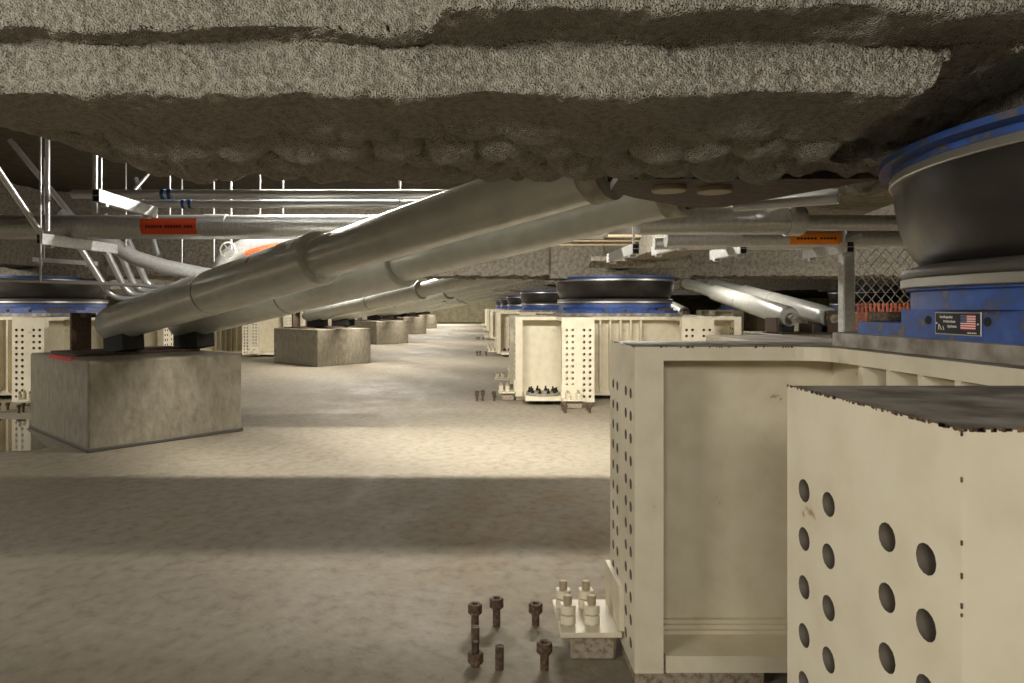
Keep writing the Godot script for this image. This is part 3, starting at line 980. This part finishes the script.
func strut(label: String, a: Vector3, b: Vector3, w := 0.045, h := 0.085):
	var o := base("strut_channel", Vector3.ZERO)
	tag(o, label, "strut", "galvanized strut channels")
	var m := MB.new()
	var d := (b - a).normalized()
	var x := Vector3.UP.cross(d).normalized()
	for s in [-1.0, 1.0]:
		m.bar(a + x * s * w * 0.5, b + x * s * w * 0.5, 0.004, h)
	m.bar(a + Vector3(0, h * 0.5, 0), b + Vector3(0, h * 0.5, 0), w, 0.004)
	m.bar(a - Vector3(0, h * 0.5, 0), b - Vector3(0, h * 0.5, 0), w, 0.004)
	m.bar(a, b, w, 0.006)
	obj("channel", m.mesh(M.galvanized), o)
	m = MB.new()
	m.box(a + d * 0.02, Vector3(w * 1.02, h * 0.9, 0.03), 0.0, Basis.looking_at(d))
	obj("dark_end", m.mesh(M.black_steel), o)  # dark block at the near end of the channel
	for t in [0.12, 0.85]:
		m = MB.new()
		var p := a.lerp(b, t)
		m.box(p - Vector3(0, h * 0.5 + 0.012, 0), Vector3(w * 1.1, 0.024, 0.05), 0.004)
		obj("clamp", m.mesh(M.galvanized), o)
func hanger(label: String, a: Vector3, b: Vector3, r: float):
	var m := MB.new()
	m.rod(a, b, r, 10)
	var o := obj("hanger_rod", m.mesh(M.conduit))
	tag(o, label, "rod", "hanger rods from the slab")
func P(px: float, py: float, z: float) -> Vector3:
	return Vector3((px - 477.0) / 683.0 * z, EYE + (307.0 - py) / 683.0 * z, -z)

func make_piping():
	var G: Material = M.galvanized
	var gp := "pipes hung below the slab"
	# main header, runs across behind the dampers
	var a := W(-7.0, 0.745, 6.3)
	pipe("water_pipe", "large galvanized pipe with red label running across the upper left", [a, W(1.2, 0.745, 6.3)], 0.104, G, [
		["coupling", G, 4.49, 4.7, 0.112, 0.0, TAU], ["pipe_label", M.orange_label, 3.94, 4.45, 0.1055, 2.25, 3.75], ["coupling", G, 2.42, 2.6, 0.112, 0.0, TAU]], gp)
	pipe("water_pipe", "galvanized pipe just behind the large red labelled pipe", [W(-7.0, 0.735, 6.5), W(1.2, 0.735, 6.5)], 0.09, G, [["pipe_label", M.orange_label, 3.95, 4.55, 0.0915, 2.9, 4.6]], gp)
	pipe("water_pipe", "slim pipe with blue coupling, upper of the two above the labelled pipe", [W(-3.55, 0.99, 6.0), W(0.2, 0.99, 6.0)], 0.041, M.conduit, [["coupling", M.blue_coupling, 0.78, 0.81, 0.046, 0.0, TAU], ["coupling", M.blue_coupling, 0.84, 0.87, 0.046, 0.0, TAU]], gp)
	pipe("water_pipe", "slim pipe with blue coupling, lower of the two above the labelled pipe", [W(-3.05, 0.912, 6.05), W(0.2, 0.912, 6.05)], 0.037, M.conduit, [["coupling", M.blue_coupling, 0.44, 0.465, 0.042, 0.0, TAU], ["coupling", M.blue_coupling, 0.5, 0.525, 0.042, 0.0, TAU]], gp)
	strut("double strut channel carrying the two slim pipes at upper left", W(-2.82, 0.825, 5.05), W(-2.82, 0.825, 5.98), 0.05, 0.09)
	strut("strut channel beneath the large red labelled pipe at upper left", W(-3.78, 0.59, 5.9), W(-3.68, 0.59, 6.95), 0.05, 0.09)
	strut("short strut channel behind the pipes near the left edge", W(-5.6, 0.6, 8.6), W(-5.0, 0.57, 9.0), 0.04, 0.05)
	hanger("thin rod holding the short strut near the left edge", W(-5.5, 0.6, 8.68), W(-5.5, 1.9, 8.68), 0.008)
	# hangers: [px, y top, y bottom, depth, radius]
	var words := ["leftmost", "second", "third", "fourth", "fifth", "sixth", "seventh", "eighth", "ninth", "tenth", "eleventh", "twelfth"]
	var hs := [[40.5, 282.0, 5.9, 0.009], [47.5, 231.0, 5.95, 0.021], [95.0, 213.0, 5.4, 0.02], [101.0, 205.0, 5.3, 0.008], [126.0, 247.0, 7.5, 0.007], [170.0, 226.0, 6.6, 0.007], [182.0, 284.0, 7.9, 0.009], [214.0, 262.0, 7.6, 0.009], [231.0, 250.0, 6.9, 0.012], [260.0, 236.0, 6.6, 0.008], [283.0, 236.0, 6.6, 0.009], [400.0, 240.0, 6.0, 0.009]]
	for i in hs.size():
		var e: Array = hs[i]
		var lo := P(e[0], e[1], e[2])
		hanger("%s of the vertical hanger rods among the pipes at left" % words[i], lo, Vector3(lo.x, EYE + 1.9, lo.z), e[3])
	# sway braces
	for e in [[-30, 128, 5.0, 41, 233, 5.6, 0.024, "thick slanting sway brace at the left edge"], [10, 140, 7.5, 72, 216, 7.6, 0.032, "far sway brace behind the pipes near the left edge"], [188, 127, 7.2, 126, 200, 6.6, 0.02, "short brace rising to the right above the slim pipes"], [136, 178, 8.2, 158, 255, 8.0, 0.025, "thin brace between the left pipes and the far girder"]]:
		pipe("sway_brace", e[7], [P(e[0], e[1], e[2]), P(e[3], e[4], e[5])], e[6], M.conduit, [], "sway braces")
	# slanting conduits that bend to a level bundle
	var cl := ["leftmost", "second", "third", "rightmost"]
	var ci := [[62, 238, 112, 298, 150, 300], [90, 238, 128, 295, 165, 297], [104, 234, 136, 290, 172, 294], [118, 236, 148, 287, 184, 291]]
	for i in 4:
		var e: Array = ci[i]
		var z := 8.2 + 0.12 * i
		var A := P(e[0], e[1] - 20, z - 0.4)
		var K := P(e[2], e[3], z)
		var B := P(e[4], e[5], z + 0.1)
		var pts := [A, A.lerp(K, 0.8)]
		pts.append_array(bend(A.lerp(K, 0.85), K, K.lerp(B, 0.3), 6))
		pts.append(B); pts.append(P(e[4] + 30, e[5] + 2, z + 0.2))
		pipe("conduit", "%s of the four slanting conduits above the left pedestal" % cl[i], pts, 0.038, M.conduit, [], "slanting conduits")
	pipe("conduit", "thin level conduit in front of the left isolator", [P(-60, 278, 7.9), P(42, 281, 8.0), P(130, 285, 8.1), P(190, 288, 8.2)], 0.022, M.conduit)
	pipe("water_pipe", "grey pipe sloping down behind the slanting conduits", [P(60, 215, 7.4), P(105, 240, 7.5), P(135, 258, 7.6), P(165, 267, 7.7), P(205, 275, 7.8), P(300, 281, 8.0)], 0.085, G, [], gp)
	var bp := bend(P(222, 285, 7.3), P(214, 244, 7.3), P(300, 238, 7.3), 10)
	bp.append(P(380, 236, 7.3))
	pipe("water_pipe", "curved grey pipe with orange label showing above the front damper", bp, 0.11, G, [], gp)
	var b := MB.new()
	b.lathe(P(246, 255, 7.17), P(280, 245, 7.17) - P(246, 255, 7.17), [Vector2(0.0, 0), Vector2(0.03, 0), Vector2(0.03, 0.34), Vector2(0, 0.34)], 8)
	tag(obj("pipe_label", b.mesh(M.orange_label)), "slanting orange label on the curved grey pipe", "label")
	# valve wheel
	b = MB.new()
	var wc := P(228, 250, 6.85)
	var ring := []
	for i in 17: ring.append(wc + Vector3(cos(TAU * i / 16) * 0.075, sin(TAU * i / 16) * 0.075, 0.01))
	b.tube(ring, 0.009, 8)
	for i in 3: b.rod(wc, wc + Vector3(cos(TAU * i / 3), sin(TAU * i / 3), 0.1) * 0.07, 0.007, 6)
	var v := base("valve_wheel", Vector3.ZERO)
	tag(v, "small white valve handwheel beside the curved grey pipe", "valve")
	obj("wheel", b.mesh(M.lamp_housing), v)
	b = MB.new()
	b.rod(wc, wc + Vector3(0, 0, -0.25), 0.014, 8)
	obj("stem", b.mesh(M.conduit), v)
	# right of the dampers
	var rp := W(1.05, 0.56, 4.45)
	pipe("water_pipe", "large galvanized pipe ending right of the damper gusset", [rp, W(2.12, 0.562, 4.45)], 0.09, G, [["coupling", G, 0.96, 1.05, 0.1, 0.0, TAU]], gp)
	pipe("water_pipe", "slimmer pipe continuing from the large galvanized pipe at right", [W(2.12, 0.55, 4.46), W(4.2, 0.55, 4.46)], 0.05, G, [], gp)
	pipe("water_pipe", "pipe with amber label running right behind the large isolator", [W(1.45, 0.52, 5.25), W(4.6, 0.53, 5.25)], 0.062, G, [["pipe_label", M.amber_label, 0.93, 1.32, 0.0635, 2.3, 3.9]], gp)
	pipe("water_pipe", "pipe with a thin orange stripe below the amber labelled pipe", [W(1.45, 0.52, 5.6), W(2.75, 0.52, 5.6)], 0.05, G, [["pipe_label", M.orange_label, 0.6, 1.15, 0.0515, 2.9, 4.4]], gp)
	pipe("sprinkler_pipe", "short red pipe end among the struts right of center", [P(708, 246, 5.6), P(723, 246, 5.6)], 0.018, M.red_paint)
	var sw := ["leftmost", "second", "third", "rightmost"]
	var si := [[1.28, 0.47, 5.5, 6.6], [1.635, 0.515, 5.35, 6.3], [2.07, 0.455, 5.3, 6.0], [2.79, 0.45, 5.1, 5.8]]
	for i in 4:
		var e: Array = si[i]
		strut("%s of the four short strut brackets right of the dampers" % sw[i], W(e[0], e[1], e[2]), W(e[0], e[1], e[3]), 0.05, 0.08)
		hanger("rod holding the %s strut bracket right of the dampers" % sw[i], W(e[0], e[1], e[2] + 0.08), W(e[0], 1.9 if i != 3 else 0.7, e[2] + 0.08), 0.01)
	for e in [[735, 207, 4.15, 838, 199, 3.75, 0.028, "lower"], [768, 209, 4.3, 842, 183, 3.75, 0.022, "middle"], [786, 198, 4.1, 842, 189, 3.75, 0.032, "upper"]]:
		pipe("conduit", "%s of the bright conduits rising behind the girder joint at right" % e[7], [P(e[0], e[1], e[2]), P(e[3], e[4], e[5])], e[6], M.conduit, [], "bright conduits")
	for i in 3:
		pipe("conduit", "%s pale conduit under the far girder beside the damper" % ["upper", "middle", "lower"][i], [P(520, 236 + i * 4, 8.6 + 0.1 * i), P(690, 236 + i * 4, 8.6 + 0.1 * i)], 0.022, M.pin, [], "pale conduits")
	pipe("insulated_pipe", "stubby white insulated pipe end above the middle isolator", [P(590, 262, 9.6), P(691, 262, 9.6)], 0.085, M.fireproofing_far)

func make_fence():
	var o := base("fence_panel", F(2.9, 0, 5.25))
	tag(o, "chain link fence panel with orange netting beside the large isolator", "fence")
	var b := MB.new()
	b.box(Vector3(-0.06, 0.99, 0), Vector3(0.09, 1.98, 0.09), 0.008)
	obj("post", b.mesh(M.galvanized), o)
	b = MB.new()
	b.bar(Vector3(-0.1, 1.95, 0.02), Vector3(0.02, 2.0, 0.06), 0.1, 0.05, 0.006)
	obj("post_clamp", b.mesh(M.galvanized), o)
	b = MB.new()
	b.bar(Vector3(0.02, 1.93, -0.02), Vector3(1.5, 1.95, -0.02), 0.012, 0.012)
	obj("tension_wire", b.mesh(M.wire), o)
	var p := 0.037
	var dy := 0.043
	for par in 2:
		b = MB.new()
		var pts := []
		for k in 43:
			pts.append(Vector3(p if (k + par) % 2 else 0.0, 0.1 + k * dy, 0.004 if k % 2 else -0.004))
		b.tube(pts, 0.0042, 5)
		var m := b.mesh(M.wire)
		for i in 36:
			if i % 2 == par:
				obj("wire", m, o, Vector3(0.02 + i * p, 0, 0))
	b = MB.new()
	for i in 44:
		b.bar(Vector3(-0.02 + i * 0.032, 0.2, 0.03), Vector3(-0.02 + i * 0.032, 1.49, 0.03), 0.026, 0.003)
	for i in 40:
		b.bar(Vector3(-0.02, 0.22 + i * 0.032, 0.033), Vector3(1.36, 0.22 + i * 0.032, 0.033), 0.026, 0.003)
	obj("netting", b.mesh(M.orange_net), o).set_meta("label", "faded orange debris netting tied to the fence")

# ---------------------------------------------------------------- build
func _ready():
	nz.seed = 5; nz.frequency = 0.1
	make_materials()
	set_view()
	make_floor()
	make_girders()
	frame_meshes()
	isolator_meshes()
	var num := ["", "second", "third", "fourth", "fifth", "sixth"]
	# right row
	make_frame(2.36, 1.96, "cream steel frame with large bolt holes filling the right foreground", [1], [[1, 1.0]], false, "the right foreground frame")
	chips(get_node("support_frame"))
	make_isolator(2.36, 1.96, "big black and blue isolator with name plate at the right edge", true)
	for k in range(1, 6):
		var w := "the %s frame down the right row" % num[k]
		make_frame(2.36, 1.96 + PITCH * k, ("cream steel frame standing clear in the middle distance right of the aisle" if k == 1 else "cream steel frame, %s from the camera in the right row" % num[k]), [0, 1] if k < 3 else [1], [[1, -1.0], [0, -1.0], [0, 1.0]] if k == 1 else [], k < 3, w)
		make_isolator(2.36, 1.96 + PITCH * k, "black and blue isolator on the %s frame of the right row" % num[k], false)
	for k in range(1, 5):
		make_frame(-7.45, 1.96 + PITCH * k, "cream steel frame, %s along the left row behind the pedestals" % ["", "nearest", "second", "third", "fourth"][k], [0] if k < 3 else [], [[0, 1.0]] if k == 1 else [], k == 2, "the %s frame of the left row" % ["", "nearest", "second", "third", "fourth"][k])
		make_isolator(-7.45, 1.96 + PITCH * k, "black and blue isolator on the %s frame of the left row" % ["", "nearest", "second", "third", "fourth"][k], false)
	for k in range(2, 4):
		make_frame(12.2, 1.96 + PITCH * k, "cream steel frame, %s seen in the far right row" % ["", "", "nearer one", "farther one"][k], [], [], false, "the far right frame")
		make_isolator(12.2, 1.96 + PITCH * k, "black and blue isolator, %s of the far right row" % ["", "", "nearer one", "farther one"][k], false)
	# dampers
	var R := damper_mesh_set(false)
	var side := Vector3(0.68, 0, -0.734) * 0.85
	for k in range(0, 5):
		var at := W(-3.98, -0.125, 7.88 + PITCH * k)
		var c := F(-3.89 + 0.734 * -1.0 + 0.68 * 0.825, 0, 6.83 + 0.68 * 1.0 + 0.734 * 0.825 + PITCH * k)
		var t: String = ["the closest pair of dampers", "the second pair of dampers along the aisle", "the third pair of dampers along the aisle", "the fourth pair of dampers along the aisle", "the farthest pair of dampers along the aisle"][k]
		make_damper(R, at, ["thick grey damper tube nearest to the camera rising to the right", "front grey damper tube on the second block along the aisle", "front grey damper tube on the third block along the aisle", "front grey damper tube on the fourth block along the aisle", "front grey damper tube on the farthest block"][k], k == 0)
		make_damper(R, at + side, ["grey damper tube just behind and below the nearest one", "rear grey damper tube on the second block along the aisle", "rear grey damper tube on the third block along the aisle", "rear grey damper tube on the fourth block along the aisle", "rear grey damper tube on the farthest block"][k])
		make_pedestal(c, false, t, k == 0)
	var R2 := damper_mesh_set(true)
	var side2 := Vector3(-0.8, 0, 0)
	for k in 2:
		var at := W(7.25, -0.125, 14.7 + PITCH * k)
		make_damper(R2, at, "%s grey damper tube right of the middle isolator, rising to the left" % ["front", "distant front"][k])
		make_damper(R2, at + side2, "%s grey damper tube right of the middle isolator, behind its twin" % ["rear", "distant rear"][k])
		make_pedestal(F(7.25, 0, 14.5 + PITCH * k) + side2 * 0.5, true, ["the dampers right of the middle isolator", "the distant dampers far right"][k], false)
	# gusset that takes the upper ends of the nearest dampers
	var g := base("damper_gusset", W(0, 0.535, 0))
	tag(g, "rusty brown gusset plate with two round pins under the girder", "gusset")
	var b := MB.new()
	b.prism(PackedVector2Array([Vector2(0.6, -3.08), Vector2(0.75, -3.28), Vector2(1.05, -3.55), Vector2(1.15, -3.62), Vector2(1.3, -3.6), Vector2(1.48, -3.2), Vector2(1.66, -2.8), Vector2(0.58, -2.8)]), -0.01, 0.025)
	obj("plate", b.mesh(M.rusty_plate), g)
	for e in [Vector3(0.84, -0.03, -2.99), Vector3(1.05, -0.03, -3.02)]:
		b = MB.new()
		b.lathe(e, Vector3.UP, [Vector2(0, 0), Vector2(0.07, 0), Vector2(0.075, 0.005), Vector2(0.075, 0.025)], 24)
		obj("pin", b.mesh(M.pin), g)
	b = MB.new()
	b.box(Vector3(1.3, 0.3, -3.0), Vector3(0.5, 0.55, 0.04), 0.004)
	obj("hanger_plate", b.mesh(M.rusty_plate), g)
	# anchor bolts by the near frame
	var BM := bolt_meshes()
	make_bolt(BM, -0.009, 3.07, 0.128, "head", "rusty hex head anchor bolt, leftmost of the tall ones near the camera")
	make_bolt(BM, 0.0895, 3.126, 0.13, "head", "rusty hex head anchor bolt, tallest one in the near cluster's far row")
	make_bolt(BM, 0.269, 3.136, 0.102, "head", "rusty hex head anchor bolt just left of the cream nuts")
	make_bolt(BM, -0.006, 2.778, 0.1, "low nut", "rusty anchor bolt with its nut run down, lower left of near cluster")
	make_bolt(BM, -0.007, 2.96, 0.075, "stud", "short bare rusty stud between the two left bolts of the near cluster")
	make_bolt(BM, 0.091, 2.755, 0.093, "stud", "bare headless rusty stud in the front row of the near cluster")
	make_bolt(BM, 0.272, 2.755, 0.11, "head", "stout rusty hex head anchor bolt beside the near grout pad")
	for cl in [[0.6, 11.76, Vector2(-1, 0), Vector2(0, -1), "left of the middle frame", 3], [0.6, 21.56, Vector2(-1, 0), Vector2(0, -1), "left of the third right frame", 0], [0.6, 31.36, Vector2(-1, 0), Vector2(0, -1), "left of the fourth right frame", 0], [2.36, 10.0, Vector2(0, -1), Vector2(-1, 0), "in front of the middle frame", 0], [-7.45, 10.0, Vector2(0, -1), Vector2(1, 0), "in front of the left isolator's frame", 0]]:
		var n := 0
		for r in [-0.17, 0.17]:
			for d in [0.33, 0.51, 0.6]:
				var q: Vector2 = Vector2(cl[0], cl[1]) + cl[2] * d + cl[3] * (0.975 + r)
				make_bolt(BM, q.x, q.y, [0.11, 0.13, 0.12][n % 3], "head", "small anchor bolt, %s of %s row %s" % [["inner", "middle", "outer"][n % 3], ["near" if r > 0 else "far", ("left" if r > 0 else "right")][0 if cl[2].x != 0 else 1], cl[4]], "bolts " + cl[4])
				n += 1
	make_piping()
	make_fence()
	# thin film of water by the left pedestal
	b = MB.new()
	var poly := PackedVector2Array()
	for i in 28:
		var f := TAU * i / 28.0
		var rr := 1.0 + 0.18 * nz.get_noise_1d(i * 9.0)
		poly.append(Vector2(-6.6 + cos(f) * 2.5 * rr, -(7.75 + sin(f) * 1.25 * rr)))
	var block := PackedVector2Array()
	for e in [Vector2(-4.14, 6.72), Vector2(-3.62, 6.77), Vector2(-2.4, 8.15), Vector2(-4.3, 9.6), Vector2(-5.42, 8.2), Vector2(-3.92, 6.76)]:
		block.append(Vector2(e.x, -e.y))
	block = Geometry2D.convex_hull(block)
	poly = Geometry2D.clip_polygons(poly, block)[0]
	b.prism(poly, 0.0004, 0.0016)
	tag(obj("puddle", b.mesh(M.wet_concrete)), "shallow puddle on the floor left of the nearest concrete block", "puddle")
